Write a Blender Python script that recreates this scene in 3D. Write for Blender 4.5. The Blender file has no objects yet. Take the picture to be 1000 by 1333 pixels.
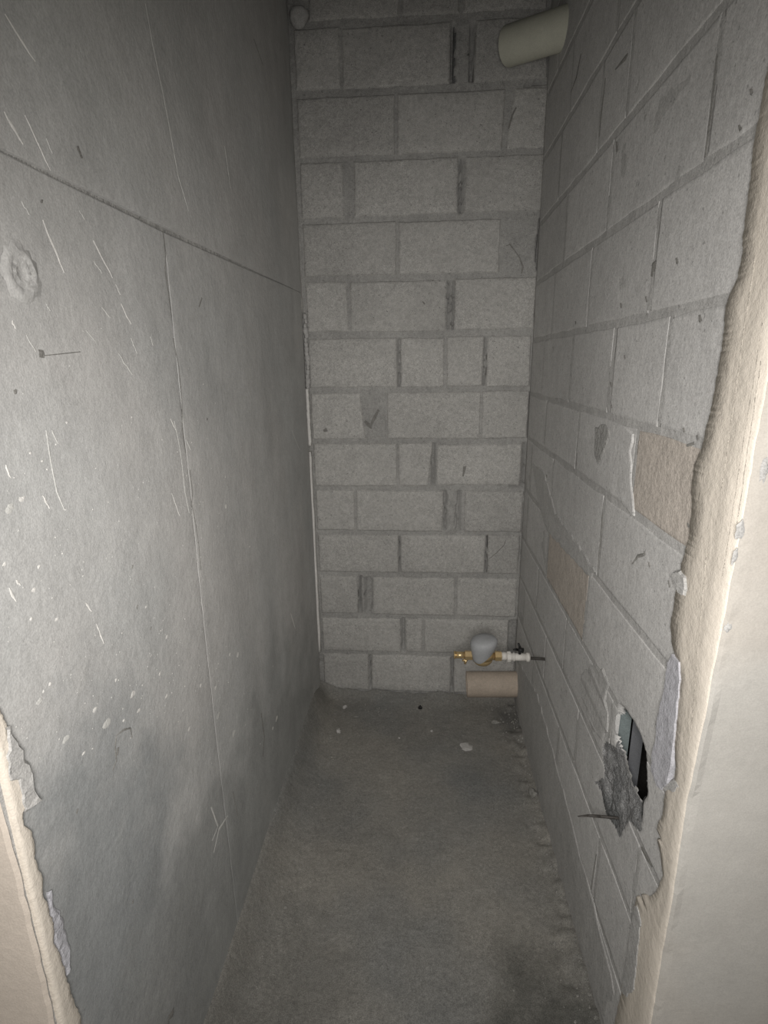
import bpy, bmesh, math, random
import numpy as np
from mathutils import Vector, Matrix
from mathutils.geometry import tessellate_polygon

# ------------------------------------------------------------------ camera
CX, CY = 500.0, 666.5
VZ, VN = (552.0, 472.0), (534.0, 3281.0)          # vanishing points: into the shaft, straight down
F = math.sqrt(-((VZ[0]-CX)*(VN[0]-CX)+(VZ[1]-CY)*(VN[1]-CY)))
Yc = Vector((VZ[0]-CX, -(VZ[1]-CY), -F)).normalized()
Zc = -Vector((VN[0]-CX, -(VN[1]-CY), -F)).normalized()
Xc = Yc.cross(Zc).normalized()
R = Matrix((Xc, Yc, Zc))                          # camera -> world
CAM = Vector((0, 0, 1.483))
sc = bpy.context.scene
cd = bpy.data.cameras.new('camera'); cam = bpy.data.objects.new('camera', cd)
sc.collection.objects.link(cam); sc.camera = cam
cam.matrix_world = Matrix.Translation(CAM) @ R.to_4x4()
cd.sensor_fit = 'VERTICAL'; cd.sensor_height = 24.0; cd.lens = F/1333.0*24.0
cd.clip_start = 0.02

# ------------------------------------------------------------------ light
world = bpy.data.worlds.new('room_daylight'); sc.world = world; world.use_nodes = True
bg = world.node_tree.nodes['Background']
bg.inputs[0].default_value = (1.0, 0.965, 0.92, 1); bg.inputs[1].default_value = 0.32
def area(name, loc, target, sx, sy, power, col):
    l = bpy.data.lights.new(name, 'AREA'); l.shape = 'RECTANGLE'; l.size = sx; l.size_y = sy
    l.energy = power; l.color = col
    o = bpy.data.objects.new(name, l); sc.collection.objects.link(o); o.location = loc
    o.rotation_euler = (Vector(target)-Vector(loc)).to_track_quat('-Z', 'Y').to_euler()
    return o
def torch(name, loc, target, power, col, size, blend, radius):
    l = bpy.data.lights.new(name, 'SPOT'); l.energy = power; l.color = col; l.spot_size = math.radians(size); l.spot_blend = blend
    l.shadow_soft_size = radius; o = bpy.data.objects.new(name, l); sc.collection.objects.link(o); o.location = loc
    o.rotation_euler = (Vector(target)-Vector(loc)).to_track_quat('-Z', 'Y').to_euler(); return o
torch('phone_torch', (0.0, -0.08, 1.47), (0.0, 2.2, 0.64), 69, (1.0, 0.965, 0.93), 118, 1.0, 0.13)
sc.view_settings.view_transform = 'Standard'; sc.view_settings.look = 'None'
sc.view_settings.gamma = 1.0; sc.view_settings.use_curve_mapping = False
sc.view_settings.exposure = 0.0

# ------------------------------------------------------------------ helpers
XL, XR, YB = -0.466, 0.413, 2.215
random.seed(5); rnd = random.Random(11)
def P(x, y, ax, v):                                # photo pixel -> point on a world plane
    d = R @ Vector((x-CX, -(y-CY), -F)); t = (v-CAM[ax])/d[ax]
    return CAM + d*t
def PL(x, y, v=XL): p = P(x, y, 0, v); return (p.y, p.z)
def PR(x, y, v=XR): p = P(x, y, 0, v); return (p.y, p.z)
def PB(x, y, v=YB): p = P(x, y, 1, v); return (p.x, p.z)

def link(name, me, m=None, parent=None, label=None, cat=None, group=None, kind=None, smooth=True):
    o = bpy.data.objects.new(name, me); sc.collection.objects.link(o)
    if m: me.materials.append(m)
    if smooth:
        me.polygons.foreach_set('use_smooth', [True]*len(me.polygons))
    if parent:
        o.parent = parent; o.location = -parent.location if parent.type == 'EMPTY' else (0, 0, 0)                            # meshes are modelled in world coordinates
    if label: o['label'] = label
    if cat: o['category'] = cat
    if group: o['group'] = group
    if kind: o['kind'] = kind
    return o
def obj(name, bm, *a, **k):
    bmesh.ops.recalc_face_normals(bm, faces=bm.faces)
    me = bpy.data.meshes.new(name); bm.to_mesh(me); bm.free()
    return link(name, me, *a, **k)
def pyobj(name, vs, fs, *a, **k):
    me = bpy.data.meshes.new(name); me.from_pydata(vs, [], fs); me.update()
    return link(name, me, *a, **k)
def empty(name, loc, label=None, cat=None, group=None, kind=None):
    o = bpy.data.objects.new(name, None); sc.collection.objects.link(o); o.location = loc
    o.empty_display_size = .05
    if label: o['label'] = label
    if cat: o['category'] = cat
    if group: o['group'] = group
    if kind: o['kind'] = kind
    return o
def box(bm, x0, x1, y0, y1, z0, z1):
    vs = [bm.verts.new(p) for p in ((x0,y0,z0),(x1,y0,z0),(x1,y1,z0),(x0,y1,z0),(x0,y0,z1),(x1,y0,z1),(x1,y1,z1),(x0,y1,z1))]
    for f in ((0,3,2,1),(4,5,6,7),(0,1,5,4),(1,2,6,5),(2,3,7,6),(3,0,4,7)): bm.faces.new([vs[i] for i in f])

# smooth value noise (numpy) used for relief
_rs = np.random.RandomState(3); _T = _rs.rand(64, 64, 64).astype(np.float32)
def vn(x, y, z=0.0):
    x = np.asarray(x, float); y = np.asarray(y, float); z = np.asarray(z, float)+0*x
    xi, yi, zi = np.floor(x).astype(int), np.floor(y).astype(int), np.floor(z).astype(int)
    fx, fy, fz = x-xi, y-yi, z-zi
    fx, fy, fz = fx*fx*(3-2*fx), fy*fy*(3-2*fy), fz*fz*(3-2*fz)
    def g(a, b, c): return _T[(xi+a) % 64, (yi+b) % 64, (zi+c) % 64]
    r = 0
    for a in (0, 1):
        for b in (0, 1):
            for c in (0, 1):
                r = r+g(a, b, c)*(fx if a else 1-fx)*(fy if b else 1-fy)*(fz if c else 1-fz)
    return r-0.5
def fbm(x, y, z=0.0, o=3):
    s = 0; a = 1.0
    for i in range(o): s = s+a*vn(np.asarray(x)*2**i+7.3*i, np.asarray(y)*2**i+3.1*i, z+i*1.7); a *= .5
    return s
def inpoly(px, py, poly):
    px = np.asarray(px, float); py = np.asarray(py, float); r = np.zeros(px.shape, bool); n = len(poly)
    for i in range(n):
        x0, y0 = poly[i]; x1, y1 = poly[(i+1) % n]
        if y0 == y1: continue
        c = ((y0 > py) != (y1 > py)) & (px < (x1-x0)*(py-y0)/(y1-y0)+x0)
        r ^= c
    return r
def dpoly(px, py, poly):
    d = np.full(np.shape(px), 9.0); n = len(poly)
    for i in range(n):
        a = np.array(poly[i]); b = np.array(poly[(i+1) % n]); ab = b-a; L = (ab**2).sum()+1e-12
        t = np.clip(((px-a[0])*ab[0]+(py-a[1])*ab[1])/L, 0, 1)
        d = np.minimum(d, np.hypot(px-a[0]-t*ab[0], py-a[1]-t*ab[1]))
    return d

# ------------------------------------------------------------------ materials
def mat(name, col, var=.18, grain=.22, bump=.25, rough=.95, pits=.0, scale=1.0, streak=None, per_obj=0.0,
        tint=None, metallic=0.0, fine=420.0, patch=None):
    m = bpy.data.materials.new(name); m.use_nodes = True; nt = m.node_tree; N = nt.nodes; Lk = nt.links.new
    b = N['Principled BSDF']; b.inputs['Roughness'].default_value = rough
    b.inputs['Metallic'].default_value = metallic
    if 'Specular IOR Level' in b.inputs: b.inputs['Specular IOR Level'].default_value = .25 if metallic == 0 else .5
    geo = N.new('ShaderNodeNewGeometry'); pos = geo.outputs['Position']
    def noise(s, det=3, vec=pos, r=.55):
        n = N.new('ShaderNodeTexNoise'); n.inputs['Scale'].default_value = s; n.inputs['Detail'].default_value = det
        n.inputs['Roughness'].default_value = r; Lk(vec, n.inputs['Vector']); return n.outputs['Fac']
    def rng(v, a, b_, c, d):
        r = N.new('ShaderNodeMapRange'); Lk(v, r.inputs[0])
        for i, q in enumerate((a, b_, c, d)): r.inputs[i+1].default_value = q
        return r.outputs[0]
    def mul(a, b_):
        q = N.new('ShaderNodeMath'); q.operation = 'MULTIPLY'; Lk(a, q.inputs[0])
        if isinstance(b_, float): q.inputs[1].default_value = b_
        else: Lk(b_, q.inputs[1])
        return q.outputs[0]
    n1 = noise(2.2*scale, 4); n2 = noise(22*scale, 4); n3 = noise(fine, 1); n4 = noise(90*scale, 2)
    v = rng(n1, .3, .7, 1-var, 1+var)
    v = mul(v, rng(n2, .3, .7, 1-var*.55, 1+var*.55))
    v = mul(v, rng(n4, .3, .7, 1-grain*.5, 1+grain*.5))
    v = mul(v, rng(n3, .32, .68, 1-grain, 1+grain))
    if pits > 0:
        v = mul(v, rng(noise(130*scale, 2), .655, .72, 1.0, 1-pits))
    if streak:
        mp = N.new('ShaderNodeMapping'); Lk(pos, mp.inputs[0]); mp.inputs['Rotation'].default_value = streak[1]
        mp.inputs['Scale'].default_value = streak[0]
        s = noise(1.0, 4, mp.outputs[0], .6); v = mul(v, rng(s, .3, .7, 1-streak[2], 1+streak[2]))
    if per_obj > 0:
        oi = N.new('ShaderNodeObjectInfo'); v = mul(v, rng(oi.outputs['Random'], 0, 1, 1-per_obj, 1+per_obj))
    mx = N.new('ShaderNodeMix'); mx.data_type = 'RGBA'; mx.blend_type = 'MULTIPLY'; mx.inputs[0].default_value = 1
    base = None
    if tint:                                        # a second colour in soft clouds
        t = N.new('ShaderNodeMix'); t.data_type = 'RGBA'; t.inputs[6].default_value = (*col, 1); t.inputs[7].default_value = (*tint, 1)
        Lk(rng(noise(1.3*scale+.4, 3), .42, .62, 0, 1), t.inputs[0]); base = t.outputs[2]
    if patch:                                       # soft-edged patches of another colour: (centre, radius, colour)
        for (c, rr, pc, st) in patch:
            sub = N.new('ShaderNodeVectorMath'); sub.operation = 'SUBTRACT'; Lk(pos, sub.inputs[0]); sub.inputs[1].default_value = c
            dv = N.new('ShaderNodeVectorMath'); dv.operation = 'DIVIDE'; Lk(sub.outputs[0], dv.inputs[0]); dv.inputs[1].default_value = rr
            ln = N.new('ShaderNodeVectorMath'); ln.operation = 'LENGTH'; Lk(dv.outputs[0], ln.inputs[0])
            ad = N.new('ShaderNodeMath'); ad.operation = 'ADD'; Lk(ln.outputs['Value'], ad.inputs[0]); Lk(rng(noise(7, 3), .3, .7, -.3, .3), ad.inputs[1])
            t = N.new('ShaderNodeMix'); t.data_type = 'RGBA'; t.inputs[7].default_value = (*pc, 1)
            if base is None: t.inputs[6].default_value = (*col, 1)
            else: Lk(base, t.inputs[6])
            Lk(rng(ad.outputs[0], .45, 1.1, st, 0), t.inputs[0]); base = t.outputs[2]
    if base is None: mx.inputs[6].default_value = (*col, 1)
    else: Lk(base, mx.inputs[6])
    cb = N.new('ShaderNodeCombineColor')
    for i in range(3): Lk(v, cb.inputs[i])
    Lk(cb.outputs[0], mx.inputs[7]); Lk(mx.outputs[2], b.inputs['Base Color'])
    if bump > 0:
        ad = N.new('ShaderNodeMath'); ad.operation = 'ADD'; Lk(mul(n2, 2.0), ad.inputs[0]); Lk(mul(n3, .35), ad.inputs[1])
        ad2 = N.new('ShaderNodeMath'); ad2.operation = 'ADD'; Lk(ad.outputs[0], ad2.inputs[0]); Lk(n4, ad2.inputs[1])
        bp = N.new('ShaderNodeBump'); bp.inputs['Strength'].default_value = bump; bp.inputs['Distance'].default_value = .004
        Lk(ad2.outputs[0], bp.inputs['Height']); Lk(bp.outputs[0], b.inputs['Normal'])
    return m
def g(v, r=1.0, b=1.0): return (v*r, v, v*b)
M = {}
M['block'] = mat('concrete_block', g(.43, 1.015, .955), per_obj=.07, pits=.5, var=.09, grain=.24, bump=.5)
M['block_r'] = mat('concrete_block_washed', g(.54, 1.01, .975), per_obj=.05, pits=.35, var=.10, grain=.14, bump=.2)
M['sand'] = mat('sandy_block', (.50, .455, .405), pits=.2, var=.10, grain=.14, bump=.4)
M['mortar'] = mat('grey_mortar', g(.355, 1.01, .96), var=.15, grain=.2, bump=.7, pits=.3)
M['mortar_r'] = mat('smeared_mortar', g(.45, 1.01, .97), var=.12, grain=.16, bump=.3, pits=.35)
M['mortar_dark'] = mat('dark_mortar', g(.17, .98, .98), var=.25, grain=.3, bump=.9)  # darker mortar tone, for the recessed infill and the ceiling
M['rubble'] = mat('broken_mortar', g(.13, .97, 1.0), var=.3, grain=.3, bump=.8, tint=g(.30), scale=5.0)
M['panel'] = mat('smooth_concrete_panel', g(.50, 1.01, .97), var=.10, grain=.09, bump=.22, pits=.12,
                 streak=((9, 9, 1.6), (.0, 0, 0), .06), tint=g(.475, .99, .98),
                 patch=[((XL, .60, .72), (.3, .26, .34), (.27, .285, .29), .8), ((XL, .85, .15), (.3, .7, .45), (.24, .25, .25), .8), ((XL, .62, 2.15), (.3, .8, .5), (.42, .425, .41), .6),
                        ((XL, 1.3, .25), (.3, .9, .38), (.33, .335, .325), .8)])  # darker in soft patches, mostly low on the wall
M['floor'] = mat('dusty_floor_screed', g(.26, 1.04, .90), var=.12, grain=.24, bump=.35, pits=.15, tint=g(.215, .99, .96),
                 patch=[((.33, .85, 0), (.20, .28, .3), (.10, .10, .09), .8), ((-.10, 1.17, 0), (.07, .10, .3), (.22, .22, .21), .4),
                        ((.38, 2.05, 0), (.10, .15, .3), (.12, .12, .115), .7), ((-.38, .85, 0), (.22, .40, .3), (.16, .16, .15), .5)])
M['cream'] = mat('cream_skim_plaster', (.72, .66, .575), var=.05, grain=.05, bump=.35, pits=.08, streak=((55, 55, 2.2), (.0, 0, 0), .07), per_obj=.02)
M['cream_face'] = mat('pale_wall_plaster', (.49, .445, .39), var=.06, grain=.05, bump=.12, tint=(.50, .485, .45))
M['cream_left'] = mat('cream_wall_plaster', (.62, .55, .475), var=.07, grain=.06, bump=.15)
M['lavender'] = mat('white_filler', (.47, .47, .50), var=.06, grain=.12, bump=.5, pits=.3)
M['lime'] = mat('lime_splash', (.69, .68, .65), var=.06, grain=.06, bump=.3)
M['limef'] = mat('lime_smear_faint', (.57, .57, .545), var=.06, grain=.08, bump=.3)
M['foam'] = mat('white_foam_strip', (.72, .71, .68), var=.08, grain=.12, bump=.4)
M['pvc'] = mat('grey_cream_plastic_pipe', (.58, .58, .49), var=.05, grain=.06, bump=.05, rough=.55)
M['pvc_b'] = mat('dusty_beige_pipe', (.50, .425, .35), var=.12, grain=.12, bump=.15, rough=.7)
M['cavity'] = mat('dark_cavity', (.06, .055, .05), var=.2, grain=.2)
M['board_a'] = mat('grey_green_board', (.20, .235, .235), var=.1, grain=.1, bump=.1)
M['board_b'] = mat('grey_board', (.16, .165, .175), var=.1, grain=.1, bump=.1)
M['brass'] = mat('brass', (.66, .50, .27), var=.1, grain=.08, bump=.05, rough=.38, metallic=.75)
M['meter'] = mat('grey_meter_plastic', (.36, .37, .38), var=.05, grain=.06, bump=.05, rough=.6)
M['white_pl'] = mat('white_plastic', (.66, .64, .60), var=.05, grain=.05, bump=.03, rough=.5)
M['black'] = mat('black_plastic', (.02, .02, .02), var=.1, grain=.1, bump=.03, rough=.5)
M['rod'] = mat('dark_steel', (.06, .055, .05), var=.2, grain=.2, bump=.1, rough=.6)
M['chip'] = mat('white_plaster_chip', (.50, .49, .47), var=.08, grain=.1, bump=.3)
M['crumb'] = mat('grey_crumb', (.27, .265, .245), var=.2, grain=.2, bump=.5)
M['crack'] = mat('crack_dark', (.23, .225, .21), var=.2, grain=.2, bump=.3)  # flat dark strips drawn where cracks, pits and small holes lie

# ------------------------------------------------------------------ the broken hole in the right wall (y, z) outlines
HOLE_C = [PR(*p) for p in [(806,915),(815,922),(826,940),(834,956),(839,972),(841,990),(842,1010),(843,1033),(838,1046),(836,1062),(839,1086),(830,1084),(820,1073),(813,1084),(809,1095),(800,1078),(789,1060),(786,1040),(774,1020),(775,1014),(787,1010),(785,990),(784,970),(789,962),(800,968),(803,950),(804,930)]]
HOLE_T = [PR(*p) for p in [(810,924),(816,932),(825,945),(832,958),(837,973),(839.5,990),(839.5,1012),(840,1031)]]+[PR(x, y, XR+.009) for x, y in [(834,1042),(828,1027),(822,1016),(817,1005),(814,988),(810,968),(807,950),(807,935)]]
def hole_depth(y, z):
    y = np.asarray(y, float); z = np.asarray(z, float)
    iC = inpoly(y, z, HOLE_C); dc = dpoly(y, z, HOLE_C)
    iT = inpoly(y, z, HOLE_T); dt = np.where(iT, 0, dpoly(y, z, HOLE_T))
    t = np.where(iC, dc/(dc+dt+1e-6), 0)
    dep = .011*t+np.where(iC, (fbm(y*38, z*38, 3.0, 4)+.12)*.014*np.clip(dc*70, 0, 1), 0)
    return np.clip(dep, 0, .0125), iT

# ------------------------------------------------------------------ masonry pieces
def mapper(axis):
    if axis == 'back': return lambda u, v, d: (u, YB+d, v)       # d = depth into the wall
    if axis == 'right': return lambda u, v, d: (XR+d, u, v)
    if axis == 'left': return lambda u, v, d: (XL-d, u, v)
def block(name, parent, axis, u0, u1, v0, v1, m, front=0.0, depth=.06, step=.05, slant=(0, 0, 0, 0), jit=.0025, hole=False, bev=.004, wav=.0012, label=None):
    """one masonry unit: gently uneven front, worn edges, four sides. slant = corner shifts in u (bl, br, tr, tl)"""
    f = mapper(axis); s = rnd.random()*50
    nu = max(2, round((u1-u0)/step)); nv = max(2, round((v1-v0)/step))
    rw_ = bev*1.2+jit*1.3; eu, ev = min(.3, rw_/(u1-u0)), min(.3, rw_/(v1-v0))
    gu = np.concatenate([[0], np.linspace(eu, 1-eu, nu+1), [1]]); gv = np.concatenate([[0], np.linspace(ev, 1-ev, nv+1), [1]]); nu += 2; nv += 2
    U, V = np.meshgrid(gu, gv, indexing='ij')
    ul = u0+slant[0]*(1-V)+slant[3]*V; ur = u1+slant[1]*(1-V)+slant[2]*V
    edge = (U < 1e-6)|(U > 1-1e-6)|(V < 1e-6)|(V > 1-1e-6)
    u = ul+(ur-ul)*U; v = v0+(v1-v0)*V
    ju = vn(u*23+s, v*23, s)*2*jit; jv = vn(u*23, v*23+s, s+9)*2*jit
    d = front+vn(u*9+s, v*9, s)*wav*2+bev*.4*edge*(axis == 'back')
    # worn rim: pull the border inwards by the bevel, add a ring of vertices behind it
    sx = np.where(U < 1e-6, 1, np.where(U > 1-1e-6, -1, 0)); sz = np.where(V < 1e-6, 1, np.where(V > 1-1e-6, -1, 0))
    uf = u+sx*bev*.8+ju*(edge*1.0+.0); vf = v+sz*bev*.8+jv*(edge*1.0)
    keep = None
    if hole:
        hd, iT = hole_depth(uf, vf); d = d+hd; keep = ~iT
    vs = [f(uf[i, j], vf[i, j], d[i, j]) for i in range(nu+1) for j in range(nv+1)]
    fs = []
    for i in range(nu):
        for j in range(nv):
            a = i*(nv+1)+j; q = (a, a+nv+1, a+nv+2, a+1)
            if hole and not (keep[i, j] and keep[i+1, j] and keep[i, j+1] and keep[i+1, j+1]): continue
            fs.append(q)
    nfront = len(fs)
    ring = [(i, 0) for i in range(nu)]+[(nu, j) for j in range(nv)]+[(i, nv) for i in range(nu, 0, -1)]+[(0, j) for j in range(nv, 0, -1)]
    b0 = len(vs)
    for (i, j) in ring: vs.append(f(u[i, j]+ju[i, j], v[i, j]+jv[i, j], max(d[i, j], front)+bev))
    b1 = len(vs)
    for (i, j) in ring: vs.append(f(u[i, j]+ju[i, j], v[i, j]+jv[i, j], front+depth))
    n = len(ring)
    for k in range(n):
        k2 = (k+1) % n; a = ring[k][0]*(nv+1)+ring[k][1]; b = ring[k2][0]*(nv+1)+ring[k2][1]
        if hole and not (keep[ring[k]] and keep[ring[k2]]): continue
        fs.append((a, b0+k, b0+k2, b)); fs.append((b0+k, b1+k, b1+k2, b0+k2))
    o = pyobj(name, vs, fs, m, parent, label=label, smooth=False)
    for k, p in enumerate(o.data.polygons): p.use_smooth = k < nfront
    return o
def heightsheet(name, axis, us, vs_, dfun, m, parent=None, back=.12, kind=None, hole=False, **k):
    f = mapper(axis); U, V = np.meshgrid(us, vs_, indexing='ij'); D = dfun(U, V)
    keep = np.ones(U.shape, bool)
    if hole: keep = ~inpoly(U, V, HOLE_T)
    nu, nv = len(us), len(vs_)
    vs = [f(U[i, j], V[i, j], D[i, j]) for i in range(nu) for j in range(nv)]; fs = []
    for i in range(nu-1):
        for j in range(nv-1):
            if not (keep[i, j] and keep[i+1, j] and keep[i, j+1] and keep[i+1, j+1]): continue
            a = i*nv+j; fs.append((a, a+nv, a+nv+1, a+1))
    # closed slab behind
    b = len(vs); cs = [(us[0], vs_[0]), (us[-1], vs_[0]), (us[-1], vs_[-1]), (us[0], vs_[-1])]
    ring = [i*nv for i in range(nu-1)]+[(nu-1)*nv+j for j in range(nv-1)]+[i*nv+nv-1 for i in range(nu-1, 0, -1)]+[j for j in range(nv-1, 0, -1)]
    for r in ring:
        i, j = divmod(r, nv); vs.append(f(us[i], vs_[j], back))
    n = len(ring)
    for q in range(n): fs.append((ring[q], b+q, b+(q+1) % n, ring[(q+1) % n]))
    if not hole: fs.append([b+q for q in range(n)][::-1])
    return pyobj(name, vs, fs, m, parent, kind=kind, **k)

# ================================================================== BACK WALL
rows = [  # (top z, bottom z, photo y at mid row, [(x0, x1, opts)...], [deep gaps (x0, x1)])
 ('A', 2.700, 2.612, 14, [(402,519,{}),(523,598,{}),(604,712,{})], []),
 ('B', 2.590, 2.410, 75, [(374,442,{}),(445,586,{}),(590,612,{'f':.022,'m':'mortar_dark'}),(618,714,{})], [(587,592),(612,617)]),
 ('C', 2.388, 2.203, 160, [(378,514,{}),(517,657,{'s':(0,-.006,0,0)}),(664,712,{'f':.002,'s':(-.012,0,0,.012)})], []),
 ('D', 2.185, 2.004, 245, [(386,447,{}),(461,596,{}),(605,708,{})], [(597,599),(601,603)]),
 ('E', 1.985, 1.803, 323, [(389,516,{}),(519,651,{}),(655,700,{'f':.016,'m':'mortar','j':.008,'w':.010})], [(700,706)]),
 ('F', 1.783, 1.600, 400, [(395,452,{}),(456,581,{}),(592,697,{})], [(583,585),(589,591)]),
 ('G', 1.578, 1.390, 472, [(398,517,{}),(522,579,{}),(581.5,629,{}),(634,691,{})], [(518,521),(630,633)]),
 ('H', 1.372, 1.186, 540, [(399,469,{'s':(0,.022,0,0)}),(504,626,{}),(627.5,688,{})], [(686,690)]),
 ('I', 1.168, .990, 605, [(405,517,{}),(519,562,{'s':(0,-.012,.005,0)}),(567,680,{'b':.009})], [(562,566),(679,684)]),
 ('J', .972, .795, 665, [(409,462,{}),(464,577,{}),(584,593,{'f':.004,'m':'mortar'}),(605,681,{})], [(578,581),(595,599)]),
 ('K', .776, .604, 720, [(412,519,{}),(521.5,632,{}),(635,676,{})], [(519.5,521),(632.5,634.5)]),
 ('L', .585, .405, 776, [(416,466,{}),(470,474,{'f':.005,'m':'mortar'}),(485,592,{}),(595,673,{})], [(467,470),(475,483)]),
 ('M', .388, .222, 828, [(419,522,{}),(528,550,{}),(552,662,{})], [(523,526),(663,671)]),
 ('N', .205, .020, 875, [(420,480,{}),(484,587,{}),(591,670,{})], [(481,483),(588,590)]),
]
gaps = []
for (n, zt, zb, ym, bl, gp) in rows:
    for (a, b) in gp: gaps.append((PB(a, ym)[0], PB(b, ym)[0], zb+.004, zt-.004))
# extra hollows: left of the wedge, under the last brick of row I
gaps.append((.355, .41, .985, 1.0)); gaps.append((.345, .41, 2.395, 2.405)); gaps.append((-.20, -.10, 2.64, 2.72))
wedge = [PB(471,513), PB(500,513), PB(496,533), PB(483,556)]
def back_depth(U, V):
    d = .0058+fbm(U*30, V*30, 1.0)*.0050
    for (a, b, c, e) in gaps:
        jj = vn(U*40, V*40, 5)*.006
        ins = (U > a+jj-.001) & (U < b+jj+.001) & (V > c+jj) & (V < e+jj)
        d = np.where(ins, .060, d)
    slot = (U > .352) & (V > .24) & (V < .39) & (vn(U*30, V*22, 8) > -.12); d = np.where(slot & (U > .378), .06, d)
    return d
wall_back = heightsheet('wall_back', 'back', np.arange(XL-.03, XR+.06, .006), np.arange(-.03, 2.84, .006), back_depth, M['mortar'], back=.15, kind='structure')
for (n, zt, zb, ym, bl, gp) in rows:
    for (a, b, o) in bl:
        u0, u1 = PB(a, ym)[0], PB(b, ym)[0]
        u0 = max(u0, -.452 if zt < 1.2 else -.455); u1 = min(u1, XR+.012)
        nm = 'concrete_block' if (u1-u0) > .05 else 'mortar_infill'
        dz = rnd.uniform(-.002, .002)
        block(nm, wall_back, 'back', u0, u1, zb+dz, zt+dz, M[o.get('m', 'block')], front=o.get('f', 0)+rnd.uniform(-.001, .0015),
              slant=o.get('s', (0, 0, 0, 0)), jit=o.get('j', .0028), bev=o.get('b', .0045), wav=o.get('w', .0012), step=.035)
# wedge of darker mortar between two bricks of row H
u0 = PB(474, 540)[0]; u1 = PB(503, 540)[0]
block('mortar_infill', wall_back, 'back', u0, u1, 1.19, 1.365, M['mortar'], front=.006, slant=(.028, 0, 0, 0), jit=.004, wav=.004, step=.02)

def ribbon(pts, w, f, d=.0006, jit=.3):
    """flat tapered ribbon in a wall plane: pts (u,v) list, w widths"""
    vs = []; fs = []
    for i, (u, v) in enumerate(pts):
        a = pts[max(0, i-1)]; b = pts[min(len(pts)-1, i+1)]
        du, dv = b[0]-a[0], b[1]-a[1]; L = math.hypot(du, dv)+1e-9
        ww = (w[i] if hasattr(w, '__len__') else w)*(1+rnd.uniform(-jit, jit))/2
        vs.append(f(u-dv/L*ww, v+du/L*ww, -d*.3)); vs.append(f(u, v, -d)); vs.append(f(u+dv/L*ww, v-du/L*ww, -d*.3))
        if i: k = 3*i; fs += [(k-3, k-2, k+1, k), (k-2, k-1, k+2, k+1)]
    return vs, fs
def join(name, parts, m, parent=None, **k):
    V_ = []; F_ = []
    for (v, f_) in parts:
        o = len(V_); V_ += v; F_ += [tuple(i+o for i in q) for q in f_]
    return pyobj(name, V_, F_, m, parent, **k)
fb = mapper('back'); fr = mapper('right'); fl = mapper('left')
def zig(p0, p1, n, a):
    out = []
    for i in range(n+1):
        t = i/n; out.append((p0[0]+(p1[0]-p0[0])*t+rnd.uniform(-a, a)*(0 < i < n), p0[1]+(p1[1]-p0[1])*t+rnd.uniform(-a, a)*(0 < i < n)))
    return out
# cracks and chips on the back wall bricks
cr = []
def cback(px, w, d=.003): cr.append(ribbon([PB(*p) for p in px], w, fb, d))
cback([(659,320),(664,318),(670,326),(677,336),(681,348),(679,356)], [.003,.006,.004,.006,.008,.003], .0)
cback([(475,548),(480,553),(484,558)], [.012,.018,.004], .001); cback([(482,556),(487,545),(493,533)], [.004,.012,.008], .001)
cback([(636,728),(646,720),(656,710),(659,702)], [.002,.004,.004,.003], .0025)
cback([(662,168),(667,150),(672,140)], [.004,.006,.004], .0025)
cback([(603,620),(605,607)], [.008,.012], .0028); cback([(550,392),(553,396)], [.003,.005], .003); cback([(421,561),(426,559)], [.01,.013], .003)
join('crack', cr, M['crack'], wall_back, kind='stuff')

# ================================================================== RIGHT WALL
YE = .731                                           # near end of both blockwork and jamb
def YS(z): return float(np.interp(z, [.35, .88, 1.05, 1.25, 1.5], [.7265, .7255, .714, .704, .699]))
def YN(z): return YS(z)+float(vn(z*16, 3.3, 1))*.007+float(vn(z*60, 5.3, 1))*.0025
cz = [.035, .232, .425, .602, .778, .982, 1.190, 1.362, 1.560, 1.760, 1.958, 2.160, 2.355, 2.555, 2.75]
hj = [[1.30, 1.70], [1.05, 1.45, 1.85], [.86, 1.28, 1.68, 2.08], [1.06, 1.46, 1.86], [1.30, 1.742, 2.12], [1.244, 1.75, 2.10], [1.09, 1.50, 1.90],
      [1.0, 1.28, 1.62, 2.0], [1.10, 1.50, 1.90], [.948, 1.40, 1.80], [1.335, 1.53, 1.93], [1.05, 1.45, 1.85], [1.25, 1.65, 2.05], [1.0, 1.42, 1.82]]
def right_depth(U, V):
    hd, _ = hole_depth(U, V)
    bed = np.min([np.abs(V-c) for c in cz], axis=0) < .010
    head = np.zeros(U.shape, bool)
    for r in range(len(cz)-1):
        for y in hj[r]: head |= (np.abs(U-y) < .010) & (V > cz[r]) & (V < cz[r+1])
    d = np.where(bed, .0010, np.where(head, -.0002, .0005))+fbm(U*22, V*22, 2.0)*np.where(head, .0004, .0008)
    return d+hd+.002*(hd > 0)
ur = np.arange(YE, 2.222, .0065)
vr = np.concatenate([np.arange(-.03, .40, .014), np.arange(.40, .86, .0065), np.arange(.86, 2.84, .014)])
wall_right = heightsheet('wall_right', 'right', ur, vr, right_depth, M['mortar_r'], back=.13, kind='structure', hole=True)
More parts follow.
